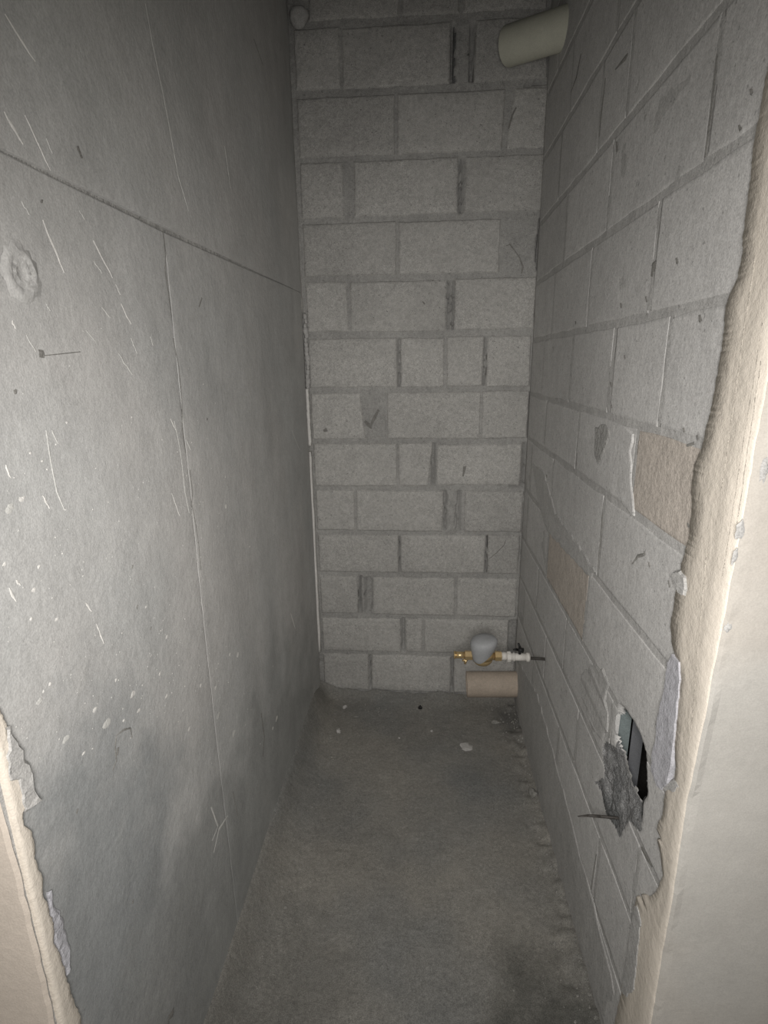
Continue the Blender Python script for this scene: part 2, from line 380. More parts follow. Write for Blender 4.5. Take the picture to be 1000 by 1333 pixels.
# course joints (z) and, for each course, the head joints (y)
for r in range(len(cz)-1):
    z0, z1 = cz[r]+.008, cz[r+1]-.008
    ys = [YE+.004]+hj[r]+[2.212]
    for k in range(len(ys)-1):
        y0 = ys[k]+(.005 if k else 0); y1 = ys[k+1]-.005
        m = M['block_r']; lab = None
        if r == 4 and k == 1: m = M['sand']; lab = 'sand-coloured concrete block'; y0 += .0; z1 -= .0
        if r == 6 and k == 0: m = M['sand']; lab = 'sand-coloured concrete block'
        if r == 7 and k == 1: y1 -= .01
        h = (y0 < 1.28 and y1 > .84 and z0 < .82 and z1 > .43)
        block('concrete_block', wall_right, 'right', y0, y1, z0, z1, m, front=rnd.uniform(-.0002, .0002), depth=.0145 if h else .05,
              step=.0065 if h else .07, jit=.004 if not h else .002, hole=h, bev=.0007, wav=.0003, label=lab)
        if r == 4 and k == 1: z1 += .0
# smeared mortar: thin uneven sheets spread over the blocks
def sheet(name, poly, axis, m, parent=None, t=.004, jit=.004, sub=.02, edge=.004, wav=.0004, base=0.0, **k):
    """thin trowelled coat with a ragged edge; poly in wall (u, v)"""
    f = mapper(axis); pts = []
    n = len(poly)
    for i in range(n):
        a, b = poly[i], poly[(i+1) % n]; L = math.hypot(b[0]-a[0], b[1]-a[1]); q = max(1, round(L/sub))
        for s in range(q):
            u = a[0]+(b[0]-a[0])*s/q; v = a[1]+(b[1]-a[1])*s/q
            fade = 1.0
            pts.append((u+rnd.uniform(-jit, jit)*fade, v+rnd.uniform(-jit, jit)*fade))
    bm = bmesh.new(); cu = sum(p[0] for p in pts)/len(pts); cv = sum(p[1] for p in pts)/len(pts)
    N_ = len(pts)
    def inset(e):
        out = []
        for i in range(N_):
            a, b, c = pts[i-1], pts[i], pts[(i+1) % N_]
            du, dv = c[0]-a[0], c[1]-a[1]; L = math.hypot(du, dv)+1e-9
            out.append((b[0]-dv/L*e*sgn, b[1]+du/L*e*sgn))
        return out
    A = sum(pts[i-1][0]*pts[i][1]-pts[i][0]*pts[i-1][1] for i in range(N_)); sgn = 1 if A > 0 else -1
    ins = inset(edge)
    r0 = [bm.verts.new(f(u, v, .012+base)) for u, v in pts]
    r1 = [bm.verts.new(f(u, v, -t*.45+base)) for u, v in pts]
    r2 = [bm.verts.new(f(u, v, -t+base+(rnd.uniform(-wav, wav) if N_ < 90 else 0))) for u, v in ins]
    for i in range(N_):
        j = (i+1) % N_
        bm.faces.new((r0[i], r0[j], r1[j], r1[i])); bm.faces.new((r1[i], r1[j], r2[j], r2[i]))
    for tri in tessellate_polygon([[Vector((u, v, 0)) for u, v in ins]]):
        try: bm.faces.new([r2[i] for i in tri])
        except ValueError: pass
    k.setdefault('smooth', False)
    return obj(name, bm, m, parent, **k)
def coat_strip(name, axis, near, edge_pts, z0, z1, m, parent, t=.006, lab=None, seed=0.0, base=0.0):
    """trowelled coat between a straight near edge and a ragged far edge given as (y, z) points"""
    f = mapper(axis); zs_ = np.arange(z0, z1, .003); e = sorted((z, y) for y, z in edge_pts)
    yy = np.interp(zs_, [q[0] for q in e], [q[1] for q in e])+vn(zs_*70, zs_*0+seed, 2)*.004+vn(zs_*210, zs_*0+seed, 3)*.003
    vs = []; n = len(zs_)
    for z, y in zip(zs_, yy):
        near_ = near(z) if callable(near) else near; w = y-near_
        for (q, d) in ((y, .012), (y, -t*.4), (y-.0025, -t), (near_+w*.66, -t), (near_+w*.33, -t), (near_+.003, -t), (near_, -t*.5), (near_, .012)):
            vs.append(f(q, z, d+base+(float(vn(q*30, z*30, seed))*.0006 if d < -t*.9 else 0)))
    fs = [(8*i+k, 8*i+k+1, 8*i+k+9, 8*i+k+8) for i in range(n-1) for k in range(7)]
    return pyobj(name, vs, fs, m, parent, label=lab)
def pxr(l): return [PR(*p) for p in l]
# mortar patches over block faces of the right wall
sheet('mortar_smear', pxr([(757,878),(772,866),(786,872),(793,892),(789,915),(793,945),(785,962),(772,950),(764,930),(757,905)]), 'right', M['mortar_r'], wall_right, t=.0025, jit=.006, wav=.0015, edge=.006)
sheet('mortar_smear', pxr([(776,556),(790,552),(794,566),(786,590),(779,604),(774,592)]), 'right', M['mortar'], wall_right, t=.0022, jit=.004)
sheet('mortar_smear', pxr([(812,556),(826,562),(822,592),(824,640),(826,672),(812,660),(806,630),(808,590)]), 'right', M['block_r'], wall_right, t=.003, jit=.005)
sheet('mortar_smear', pxr([(694,604),(708,612),(724,668),(752,706),(776,745),(770,752),(740,722),(712,690),(700,650)]), 'right', M['mortar_r'], wall_right, t=.0025, jit=.004)
sheet('mortar_smear', pxr([(672,905),(676,860),(700,905),(722,985),(748,1085),(775,1180),(800,1290),(785,1325),(765,1262),(735,1160),(705,1060),(684,975)]), 'right', M['mortar_r'], wall_right, t=.0022, jit=.008, sub=.03)
# cracks, pits and scratches
cr = []
def cright(px, w, d=.0012): cr.append(ribbon([PR(*p) for p in px], w, fr, d+.0008))
cright([(781,178),(783,150),(787,120),(789,102)], [.003,.007,.006,.003]); cright([(919,205),(926,150),(932,96),(935,70)], [.004,.007,.007,.003])
cright([(804,198),(803,185)], [.010,.007]); cright([(849,360),(852,345),(855,340)], [.012,.016,.006]); cright([(744,120),(751,100),(757,70)], [.003,.01,.004])
cright([(824,734),(831,724),(839,722)], [.003,.006,.006]); cright([(785,668),(783,700),(779,738)], [.004,.004,.003])
cright([(836,1104),(843,1116),(850,1129)], [.006,.009,.004]); cright([(777,1112),(774,1130),(770,1158)], [.004,.006,.003])
cright([(802,90),(815,75),(818,70)], [.004,.008,.004]); cright([(895,580),(905,577)], .004)
for (x, y) in [(797,529),(891,560),(909,570),(964,167),(979,120),(840,720),(846,735),(897,684),(796,500),(712,620),(882,340),(809,398),(842,390),(912,415),(814,465),(750,420),(872,760),(851,980)]:
    c = PR(x, y); s = rnd.uniform(.003, .0055); cr.append(ribbon([(c[0]-s, c[1]-s), c, (c[0]+s*.6, c[1]+s)], [s, 1.5*s, s*.7], fr, .0022))
join('crack', cr, M['crack'], wall_right, kind='stuff')

# cavity behind the hole with two boards standing in it
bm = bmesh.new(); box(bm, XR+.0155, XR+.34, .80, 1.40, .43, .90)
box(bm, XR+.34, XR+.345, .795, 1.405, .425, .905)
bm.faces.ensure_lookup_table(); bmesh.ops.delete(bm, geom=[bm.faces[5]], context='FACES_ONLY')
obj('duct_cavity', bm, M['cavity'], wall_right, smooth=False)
def board(name, m, p, lab):
    bm = bmesh.new(); vs = [bm.verts.new(q) for q in p]; bm.faces.new(vs)
    r = bmesh.ops.extrude_face_region(bm, geom=bm.faces[:]); bmesh.ops.translate(bm, vec=(.004, .012, 0), verts=[v for v in r['geom'] if isinstance(v, bmesh.types.BMVert)])
    obj(name, bm, m, wall_right, label=lab, smooth=False)
xa, xb = P(820, 962, 1, 1.072).x, P(833, 995, 1, 1.05).x
board('cavity_board', M['board_a'], [(XR+.016, 1.075, .435), (xa, 1.075, .435), (xa, 1.075, .89), (XR+.016, 1.075, .89)], 'grey-green board inside the broken hole')
board('cavity_board', M['board_b'], [(xa+.002, 1.070, .435), (xb, 1.050, .435), (xb, 1.050, .89), (xa+.002, 1.070, .89)], 'dark grey board inside the broken hole')
# broken mortar round the hole: rough, darker than the wall face
U_, V_ = np.meshgrid(np.arange(.84, 1.16, .004), np.arange(.48, .82, .004), indexing='ij'); hd, iT = hole_depth(U_, V_); iC = inpoly(U_, V_, HOLE_C)
vs = [(XR-.0022+hd[i, j], U_[i, j], V_[i, j]) for i in range(U_.shape[0]) for j in range(U_.shape[1])]; nn = U_.shape[1]
ok = iC & ~iT & (dpoly(U_, V_, HOLE_C) > .002+.006*(fbm(U_*40, V_*40, 7.0)+.2))
fs = [(i*nn+j, (i+1)*nn+j, (i+1)*nn+j+1, i*nn+j+1) for i in range(U_.shape[0]-1) for j in range(nn-1) if ok[i, j] and ok[i+1, j] and ok[i, j+1] and ok[i+1, j+1]]
pyobj('broken_mortar', vs, fs, M['rubble'], wall_right, label='rough dark broken mortar around the hole', kind='stuff')

# jamb plaster on the right wall: cream strip from the ragged edge to the arris
edge_px = [(1000,120),(990,170),(983,220),(975,290),(970,345),(957,380),(950,400),(948,420),(940,480),(936,500),(930,530),(922,565),(918,580),(907,612),(904,640),(905,668),(900,700),(896,720),(889,745),(884,770),(881,790),(877,815),(878,835),(884,853),(889,880),(886,910),(883,960),(884,1000),(882,1022),(870,1028),(867,1060),(858,1078),(860,1092),(868,1098),(868,1140),(858,1158),(849,1168),(842,1176),(838,1163),(832,1164),(829,1180),(825,1215),(817,1262),(812,1292),(803,1333),(797,1370)]
ep = pxr(edge_px); ep = [(.800, 2.12), (.806, 2.0), (.798, 1.9)]+ep+[(.86, .0)]
coat = [(YE-.006, 2.12)]+ep+[(YE-.006, .0)]
coat_strip('plaster_coat', 'right', YN, ep, .0, 2.12, M['cream'], wall_right, .006, 'cream plaster strip with a ragged edge', 1.0)
sheet('filler_patch', pxr([(882,852),(876,862),(872,890),(866,915),(861,940),(860,962),(855,976),(855,992),(853,1003),(857,1012),(861,1024),(867,1028),(875,1020),(880,1000),(883,975),(885,950),(889,915),(892,885),(891,862)]), 'right', M['lavender'], wall_right, t=.0085, jit=.0015, sub=.01, edge=.001, label='whitish grey filler patch over the plaster edge')
sheet('filler_patch', pxr([(829,1180),(834,1176),(840,1200),(836,1240),(831,1290),(820,1300),(812,1290),(817,1262),(824,1215)]), 'right', M['mortar_r'], wall_right, t=.0075, jit=.002, sub=.01, label='pale grey smear low on the plaster edge')
sheet('filler_patch', pxr([(884,744),(892,742),(899,752),(901,768),(898,776),(890,774),(885,762),(882,752)]), 'right', M['mortar_r'], wall_right, t=.010, jit=.0015, sub=.008, label='grey mortar dab')
sheet('filler_patch', pxr([(866,1018),(884,1012),(890,1024),(884,1034),(868,1032)]), 'right', M['mortar_r'], wall_right, t=.0066, jit=.002, sub=.01)
# thin brighter trowel ridges running down the strip
rg = []
for px, w in [([(1000,420),(985,520),(968,600),(955,680),(947,750)], .006), ([(998,470),(984,560),(973,620),(965,690)], .005),
              ([(990,330),(978,440),(962,540),(945,640)], .005), ([(926,720),(915,850),(905,960)], .004)]:
    rg.append(ribbon(zig(*[PR(*p) for p in (px[0], px[-1])], 14, .0012), [w*(.3+.7*math.sin(math.pi*(i+.5)/15)) for i in range(15)], fr, .0018+.0050))
join('trowel_ridge', rg, M['cream'], wall_right, kind='stuff')

# room side of the opening, right: wall face y = YE - .006
def face_wall(name, x0, x1, yf, z1, m, lip, d):
    """front wall slab; the lip edge is a little irregular like a hand-made arris"""
    bm = bmesh.new(); n = 120; a = []; b = []; c = []
    for i in range(n+1):
        z = -.02+(z1+.02)*i/n; j = float(vn(z*14, d*3.0, 2))*.007+float(vn(z*55, d, 4))*.003
        xa = x0+(j if lip else 0)
        a.append(bm.verts.new((xa, yf, z))); b.append(bm.verts.new((xa-(.003 if x1 > x0 else -.003)*0, yf+.02, z))); c.append(bm.verts.new((x1, yf, z)))
    for i in range(n):
        bm.faces.new((a[i], c[i], c[i+1], a[i+1])); bm.faces.new((b[i], a[i], a[i+1], b[i+1]))
    return obj(name, bm, m, kind='structure', smooth=False)
wfr = empty('wall_front', (1.0, YE, 0), kind='structure')
def slab(name, x0, x1, y0, y1, z0, z1, m, parent=None, kind=None, label=None):
    bm = bmesh.new(); box(bm, x0, x1, y0, y1, z0, z1); return obj(name, bm, m, parent, kind=kind, label=label, smooth=False)
def lipface(name, x0, x1, yf_, yb, z1, m, parent, seed, label=None, zs=None):
    bm = bmesh.new(); n = 160; rows_ = []
    s = 1 if x1 > x0 else -1
    for i in range(n+1):
        z = z1*i/n; yf = yf_(z) if callable(yf_) else yf_; ys_ = YS(z)-.004 if callable(yf_) else yf_; j = (float(vn(z*9, seed, 2))*.006+float(vn(z*45, seed, 4))*.003) if x0 < 0 else 0
        xa = x0+j
        rows_.append([bm.verts.new(p) for p in ((xa+s*.004, yb, z), (xa, yf+.004, z), (xa+s*.004, yf, z), (xa+s*.014, ys_, z), (x1, ys_, z), (x1, yb, z))])
    for i in range(n):
        for k in range(5): bm.faces.new((rows_[i][k], rows_[i][k+1], rows_[i+1][k+1], rows_[i+1][k]))
    return obj(name, bm, m, parent, label=label, smooth=False)
lipface('plaster_face', XR-.0035, 1.7, (lambda z: YN(z)-.004), YE+.01, 2.12, M['cream_face'], wfr, 3.0, 'pale smooth plaster face right of the opening')
slab('masonry_core', XR+.14, 1.7, YE, YE+.16, -.02, 2.84, M['mortar'], wfr)
# bits of grey mortar on the arris
for cx_, cy_, rx, ry in ((994, 612, 5, 16), (963, 690, 6, 14), (957, 725, 4, 12), (951, 820, 5, 8)):
    q = P(cx_, cy_, 1, .70); sc_ = q.y/F*1.1; k = 14; y_ = YN(q.z)-.005
    bm = bmesh.new(); c = bm.verts.new((q.x, y_-.0022, q.z)); rg_ = []
    for i in range(k):
        w = rnd.uniform(.6, 1.1); rg_.append(bm.verts.new((q.x+rx*sc_*w*math.cos(6.283*i/k), y_+.0006, q.z+ry*sc_*w*math.sin(6.283*i/k))))
    for i in range(k): bm.faces.new((c, rg_[i], rg_[(i+1) % k]))
    obj('mortar_dab', bm, M['mortar_r'], wfr)

# ================================================================== LEFT WALL
YLE = .468
wall_left = empty('wall_left', (XL, 1.3, 0), kind='structure')
slab('panel_backing', XL-.14, XL-.006, YLE+.01, 2.25, -.03, 2.84, M['mortar'], wall_left)
def seam(y): return 1.7135+.030*max(0, (y-1.15))
def pd(y, z): return fbm(y*3.0, z*3.0, 5.0, 3)*.004+vn(np.asarray(y)*16, np.asarray(z)*5, 6.0)*.0008
def panel(y0, y1, zb0, zb1, zt0, zt1):
    nu = max(2, int((y1-y0)/.02)); nv = 75
    us = np.concatenate([[0], np.linspace(.002/(y1-y0), 1-.002/(y1-y0), nu-1), [1]]); vs_ = np.concatenate([[0], np.linspace(.0015, .9985, nv-1), [1]]); vs = []; fs = []
    for i, s in enumerate(us):
        for j, t in enumerate(vs_):
            y = y0+(y1-y0)*s; zb = zb0+(zb1-zb0)*s; zt = zt0+(zt1-zt0)*s; z = zb+(zt-zb)*t
            e = min(y-y0, y1-y, z-zb, zt-z); r = .0003*max(0, 1-e/.003)
            if i in (0, nu) or j in (0, nv):
                w = float(vn(y*60, z*60, 3))*.0024; y += w*(i in (0, nu)); z += .15*w*(j in (0, nv))
            d = float(pd(y, z))+r
            vs.append((XL-d, y, z))
    for i in range(nu):
        for j in range(nv):
            a = i*(nv+1)+j; fs.append((a, a+1, a+nv+2, a+nv+1))
    b = len(vs); ring = [i*(nv+1) for i in range(nu)]+[nu*(nv+1)+j for j in range(nv)]+[i*(nv+1)+nv for i in range(nu, 0, -1)]+[j for j in range(nv, 0, -1)]
    for q in ring: vs.append((XL-.05, vs[q][1], vs[q][2]))
    n = len(ring)
    for q in range(n): fs.append((ring[q], ring[(q+1) % n], b+(q+1) % n, b+q))
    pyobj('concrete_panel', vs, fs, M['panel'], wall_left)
YP = 2.190
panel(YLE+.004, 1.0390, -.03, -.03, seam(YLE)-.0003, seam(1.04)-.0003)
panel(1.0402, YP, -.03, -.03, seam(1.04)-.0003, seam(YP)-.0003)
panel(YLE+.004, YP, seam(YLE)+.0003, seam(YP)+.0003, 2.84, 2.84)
def fl(u, v, d): return (XL-float(pd(u, v))-d*.28, u, v)
# lime splashes and trowel scratches on the left wall
sp = []; fa = []
def spl(lst, px, w, d=.0045):
    lst.append(ribbon(zig(PL(*px[0]), PL(*px[-1]), 5, .0012) if len(px) == 2 else [PL(*p) for p in px], [w*q for q in (.25, .8, 1, .9, .6, .25)][:6 if len(px) == 2 else len(px)], fl, d))
for (x0, y0, x1, y1, w) in [(5,18,45,80,3.0),(5,145,30,188,4.5),(32,150,66,222,1.8),(56,286,84,355,3.5),(121,313,146,362,2.0),(60,180,68,200,1.6),
    (103,274,110,286,1.6),(157,395,170,422,2.0),(154,460,172,488,1.6),(122,340,132,356,1.3),(34,436,47,458,1.5),(16,417,20,428,2.5),(132,400,144,414,1.6),
    (221,545,228,560,1.8),(223,642,234,672,2.2),(242,572,248,586,1.6),(11,765,20,783,3.5),(20,755,26,762,3),(110,784,118,796,3.5),(124,812,134,838,3),
    (378,798,384,818,3.5),(55,645,64,662,3),(8,605,14,622,2.5),(68,560,76,578,1.5),(194,438,198,450,1.2),(60,395,66,405,1.3),(112,430,126,446,1.1),(380,560,390,586,1.6),
    (150,370,156,384,1.2),(28,262,38,280,1.4),(170,440,178,460,1.2)]:
    p0 = PL(x0, y0); dist = Vector((XL, p0[0], p0[1]-1.483)).length
    spl(sp if w > 1.7 else fa, [(x0, y0), (x1, y1)], w*dist/F*1.0)
for (x, y, r) in [(28,650,4),(5,735,3),(12,664,6),(50,738,3),(30,648,3),(73,806,3),(40,806,2.5),(55,600,2),(14,660,5),(88,550,2),(310,853,4),(218,829,3),(40,590,2),(44,768,4),
                  (50,913,5),(84,962,5),(122,924,3.5),(138,941,7),(172,904,4.5),(180,925,3),(217,906,3.5),(160,938,2.5),(262,892,3),(282,895,4),(285,932,6),(247,949,3),(360,935,4),(305,955,5),(208,877,3),(150,885,3),(64,890,3),(55,900,2),(355,948,3),(108,980,3),(295,660,4),(300,852,3),(190,790,2)]:
    c = PL(x, y); dist = Vector((XL, c[0], c[1]-1.483)).length; s = r*dist/F
    k = 9; ring = [(c[0]+s*1.35*math.cos(6.283*i/k)*rnd.uniform(.45, 1.1), c[1]+s*.9*math.sin(6.283*i/k)*rnd.uniform(.45, 1.1)) for i in range(k)]
    (sp if r < 5 else fa).append(([fl(c[0], c[1], -.0052)]+[fl(u, v, -.0008) for u, v in ring], [(0, i+1, (i+1) % k+1) for i in range(k)]))
for i in range(230):
    x = rnd.choice((rnd.uniform(5, 330), rnd.gauss(200, 70))); y = rnd.choice((rnd.gauss(890, 45), rnd.uniform(420, 1000), rnd.gauss(680, 60)))
    if x < 0 or x > 370 or y > 1010: continue
    c = PL(x, y); dist = Vector((XL, c[0], c[1]-1.483)).length; s = rnd.uniform(.5, 1.5)*dist/F
    k = 5; ring = [(c[0]+s*1.3*math.cos(6.283*q/k)*rnd.uniform(.5, 1.1), c[1]+s*math.sin(6.283*q/k)*rnd.uniform(.5, 1.1)) for q in range(k)]
    (fa if rnd.random() < .75 else sp).append(([fl(c[0], c[1], -.0045)]+[fl(u, v, -.0006) for u, v in ring], [(0, q+1, (q+1) % k+1) for q in range(k)]))
join('lime_splash', sp, M['lime'], wall_left, kind='stuff', label='white lime splashes and scratches')
# pale trowel streaks (curving bands)
for px, w in [([(190,5),(200,60),(213,120),(222,170),(232,230),(245,275)], 2.6), ([(60,560),(66,600),(74,640),(84,664)], 1.6), ([(292,190),(296,215),(300,245)], 2.0), ([(226,548),(232,575),(236,600),(240,640),(246,668)], 1.6),
              ([(275,1050),(284,1075),(276,1095)], 4.0), ([(296,1062),(285,1080),(278,1110)], 4.0)]:
    pts = [PL(*p) for p in px]; c = pts[len(pts)//2]; dist = Vector((XL, c[0], c[1]-1.483)).length
    n = len(pts); fa.append(ribbon(pts, [w*dist/F*math.sin(math.pi*(i+.6)/(n+.2)) for i in range(n)], fl, .0045))
join('lime_smear', fa, M['limef'], wall_left, kind='stuff', label='faint pale smears')
# hairline cracks, pits, the ring-shaped scar and the small punched hole
ck = []
for px, w in [([(211,300),(214,330),(213,350),(218,385),(222,412)], .0024), ([(224,440),(232,480),(236,520),(237,560),(241,590)], .0024), ([(247,612),(250,640),(249,656),(255,684),(259,710),(262,742)], .0026),
              ([(100,190),(106,206)], .006), ([(146,1003),(151,990),(149,975),(150,958),(160,950),(169,948),(171,960)], .0025), ([(258,400),(262,388)], .004),
              ([(152,983),(153,973)], .006), ([(28,1000),(45,985),(62,975)], .0), ([(303,1030),(309,1062)], .003), ([(330,50),(342,85)], .004), ([(51,460),(58,461)], .008), ([(58,463),(105,458)], .0014),
              ([(22,1140),(22,1141)], 0), ([(225,1317),(219,1325),(218,1335)], .012), ([(340,928),(344,960),(342,985)], .005)]:
    if w <= 0: continue
    ck.append(ribbon([PL(*p) for p in px], w, fl, .0045))
for (x, y) in [(55,262),(172,738),(178,790),(196,818),(100,1056),(270,546),(174,1174),(20,510)]:
    c = PL(x, y); s = .0022; ck.append(ribbon([(c[0]-s, c[1]-s), c, (c[0]+s, c[1]+s)], [s, 2*s, s], fl, .0045))
join('crack', ck, M['crack'], wall_left, kind='stuff')
# ring scar
c = PL(27, 355); bm = bmesh.new(); n = 28; R_ = []
for i in range(n):
    a = 6.283*i/n; row = []
    for rr, h in ((.009, .006), (.012, .014), (.0165, .004), (.021, .016), (.027, .008), (.033, .001)):
        q = rr*(1+rnd.uniform(-.12, .12)); row.append(bm.verts.new(fl(c[0]+q*math.cos(a), c[1]+q*math.sin(a)*1.0, -h-rnd.uniform(0, .0015))))
    R_.append(row)
for i in range(n):
    for k in range(5): bm.faces.new((R_[i][k], R_[i][k+1], R_[(i+1) % n][k+1], R_[(i+1) % n][k]))
bm.faces.new([r[0] for r in R_])
obj('tie_hole_scar', bm, M['panel'], wall_left, label='round rough scar of a filled hole')
# jamb plaster, left: ragged cream coat, groove, face
le = [(0,940),(8,965),(15,985),(24,1005),(28,1030),(30,1046),(24,1056),(28,1070),(35,1085),(40,1110),(48,1135),(52,1165),(64,1200),(66,1225),(76,1250),(84,1275),(92,1300),(99,1322),(104,1345)]
lp = [PL(*p) for p in le]; lpp = [(.487, 2.12), (.484, 1.6), (.492, 1.3), (.488, 1.15)]+lp+[(.508, .5), (.515, .25), (.508, .0)]
coat_strip('plaster_coat', 'left', .4745, lpp, .0, 2.12, M['cream'], wall_left, .007, 'cream plaster edge, ragged', 4.0)
rgh = [PL(*p) for p in [(0,940),(10,955),(22,975),(33,1000),(40,1030),(48,1040),(30,1060),(20,1052),(14,1020),(0,1015)]]
sheet('plaster_coat', rgh, 'left', M['mortar_r'], wall_left, t=.009, jit=.003, sub=.008, wav=.0012, label='rough grey plaster at the top of the jamb edge')
rgh = [PL(*p) for p in [(60,1160),(68,1172),(80,1200),(88,1230),(90,1262),(84,1270),(72,1240),(62,1200)]]
sheet('plaster_coat', rgh, 'left', M['lavender'], wall_left, t=.004, jit=.003, sub=.008, wav=.0008, label='whitish rough filler beside the jamb edge')
wfl = empty('wall_front', (-1.0, YLE, 0), kind='structure')
lipface('plaster_face', XL+.003, -1.7, YLE-.004, YLE+.002, 2.12, M['cream_left'], wfl, 7.0, 'pale smooth plaster face left of the opening')
slab('masonry_core', -1.7, XL-.14, YLE-.002, YLE+.16, -.02, 2.84, M['mortar'], wfl)
slab('groove_fill', XL-.14, XL+.0005, YLE+.001, YLE+.014, -.02, 2.12, M['mortar_r'], wfl)
# lintel over the opening
slab('wall_lintel', -1.7, 1.7, YLE-.014, YE, 2.12, 2.84, M['cream_face'], kind='structure')

# ================================================================== CEILING + FLOOR
slab('ceiling', -1.7, 1.7, -2.6, 2.40, 2.84, 2.95, M['mortar_dark'], kind='structure')
xs = np.linspace(XL-.02, XR+.02, 120); ys = np.linspace(.40, YB+.02, 220)
X, Y = np.meshgrid(xs, ys, indexing='ij')
dl = np.clip(X-XL, 0, 1)
fil = .115*np.exp(-(dl/.045)**1.3)*(1-.55*np.exp(-((Y-2.22)/.12)**2))
dr = np.clip(XR-X, 0, 1)
lum = np.clip(fbm(X*22, Y*22, 2)+.12, 0, 1)*.035*np.exp(-(dr/.055)**2)+.006*np.exp(-(dr/.02)**2)
bk = .03*np.exp(-((YB-Y)/.035)**1.4)*(1+fbm(X*15, Y*15, 1))
near = np.clip(fbm(X*18, Y*18, 9), 0, 1)*.03*np.exp(-((Y-.80)/.10)**2)
lumps = .026*np.exp(-(((X-.30)/.05)**2+((Y-.80)/.035)**2))+.03*np.exp(-(((X+.37)/.05)**2+((Y-.78)/.03)**2))
Zf = fil+lum+bk+near+lumps+fbm(X*5, Y*5, 4)*.005+vn(X*60, Y*60, 4)*.0014
nx, ny = len(xs), len(ys)
vs = [(X[i, j], Y[i, j], Zf[i, j]) for i in range(nx) for j in range(ny)]
fs = [(i*ny+j, (i+1)*ny+j, (i+1)*ny+j+1, i*ny+j+1) for i in range(nx-1) for j in range(ny-1)]
floor = pyobj('floor', vs, fs, M['floor'], kind='structure')
slab('screed_slab', -1.7, 1.7, -2.6, 2.40, -.12, -.035, M['floor'], floor)
slab('screed_slab', -1.7, 1.7, -2.6, .40, -.04, -.001, M['floor'], floor)
def fz(x, y):
    i = int(np.clip(np.searchsorted(xs, x), 0, nx-1)); j = int(np.clip(np.searchsorted(ys, y), 0, ny-1)); return float(Zf[i, j])

# ================================================================== THINGS
# foam strips in the left corner
def strip(px0, px1, w, label):
    z0 = PB(*px0, 2.2)[1]; z1 = PB(*px1, 2.2)[1]; n = 26; bm = bmesh.new(); rows_ = []
    for i in range(n+1):
        t = i/n; z = z0+(z1-z0)*t; px = px0[0]+(px1[0]-px0[0])*t; x = P(px, px0[1]+(px1[1]-px0[1])*t, 1, 2.196).x
        j = rnd.uniform(-.0012, .0012); hw = w/2*(1+rnd.uniform(-.12, .12))
        rows_.append([bm.verts.new(p) for p in ((x-hw+j, 2.2135, z), (x-hw+j, 2.196, z), (x-hw*.6+j, 2.193, z), (x+hw*.6+j, 2.193, z), (x+hw+j, 2.197, z), (x+hw+j, 2.2135, z))])
    for i in range(n):
        for k in range(6): bm.faces.new((rows_[i][k], rows_[i][(k+1) % 6], rows_[i+1][(k+1) % 6], rows_[i+1][k]))
    bm.faces.new(rows_[0]); bm.faces.new(rows_[-1])
    return obj('foam_strip', bm, M['foam'], None, label=label, cat='foam strip', group='white strips in the left corner joint')
strip((391.5,409), (369,40), .011, 'thin white foam strip in the upper left corner, from the top down, longest of three')
strip((403.5,580), (399.5,506), .012, 'short white foam strip in left corner, the middle one of three')
strip((416,848), (403,588), .012, 'white foam strip in the lower left corner, ending just above the floor')
# mortar bridging the corner between strips
pts = [(u, v) for u, v in []]
bm = bmesh.new()
for i in range(16):
    z = 1.40+.26*i/15; bmesh.ops.create_icosphere(bm, subdivisions=1, radius=rnd.uniform(.007, .013), matrix=Matrix.Translation((-.458+rnd.uniform(-.003, .003), 2.203, z)) @ Matrix.Diagonal((1, .8, 1.5, 1)))
obj('mortar_bead', bm, M['mortar_r'], wall_back, kind='stuff')
# pale lump at the top of the left corner
bm = bmesh.new(); bmesh.ops.create_icosphere(bm, subdivisions=3, radius=.033)
for v in bm.verts:
    q = 1+float(vn(v.co.x*60, v.co.z*60, v.co.y*60))*.35; v.co = Vector((v.co.x*q, v.co.y*q*.7, v.co.z*q*1.0))
bmesh.ops.translate(bm, vec=(-.430, 2.200, 2.617), verts=bm.verts)
obj('mortar_lump', bm, M['mortar_r'], None, label='pale lump of mortar stuck in the top left corner of the back wall', cat='mortar lump')

def tube(bm, p0, p1, r0, r1=None, n=20, cap=True):
    r1 = r0 if r1 is None else r1; p0, p1 = Vector(p0), Vector(p1); d = (p1-p0).normalized()
    a = d.orthogonal().normalized(); b = d.cross(a)
    A = [bm.verts.new(p0+(a*math.cos(6.28319*i/n)+b*math.sin(6.28319*i/n))*r0) for i in range(n)]
    B = [bm.verts.new(p1+(a*math.cos(6.28319*i/n)+b*math.sin(6.28319*i/n))*r1) for i in range(n)]
    for i in range(n): bm.faces.new((A[i], A[(i+1) % n], B[(i+1) % n], B[i]))
    if cap: bm.faces.new(A[::-1]); bm.faces.new(B)
    return A, B
def pipe(name, p0, p1, r, wall, m, **k):
    """hollow pipe with an open end at p0"""
    bm = bmesh.new(); n = 40; p0, p1 = Vector(p0), Vector(p1); d = (p1-p0).normalized(); a = d.orthogonal().normalized(); b = d.cross(a)
    prof = [(p1, r), (p0+d*.002, r), (p0, r-.001), (p0, r-wall+.001), (p0+d*.002, r-wall), (p1, r-wall)]
    rg_ = [[bm.verts.new(c+(a*math.cos(6.28319*i/n)+b*math.sin(6.28319*i/n))*q) for i in range(n)] for c, q in prof]
    for j in range(len(rg_)-1):
        for i in range(n): bm.faces.new((rg_[j][i], rg_[j][(i+1) % n], rg_[j+1][(i+1) % n], rg_[j+1][i]))
    return obj(name, bm, m, None, **k)
pu0 = Vector((.264, 2.135, 2.470)); pu1 = Vector((.450, 1.985, 2.447))
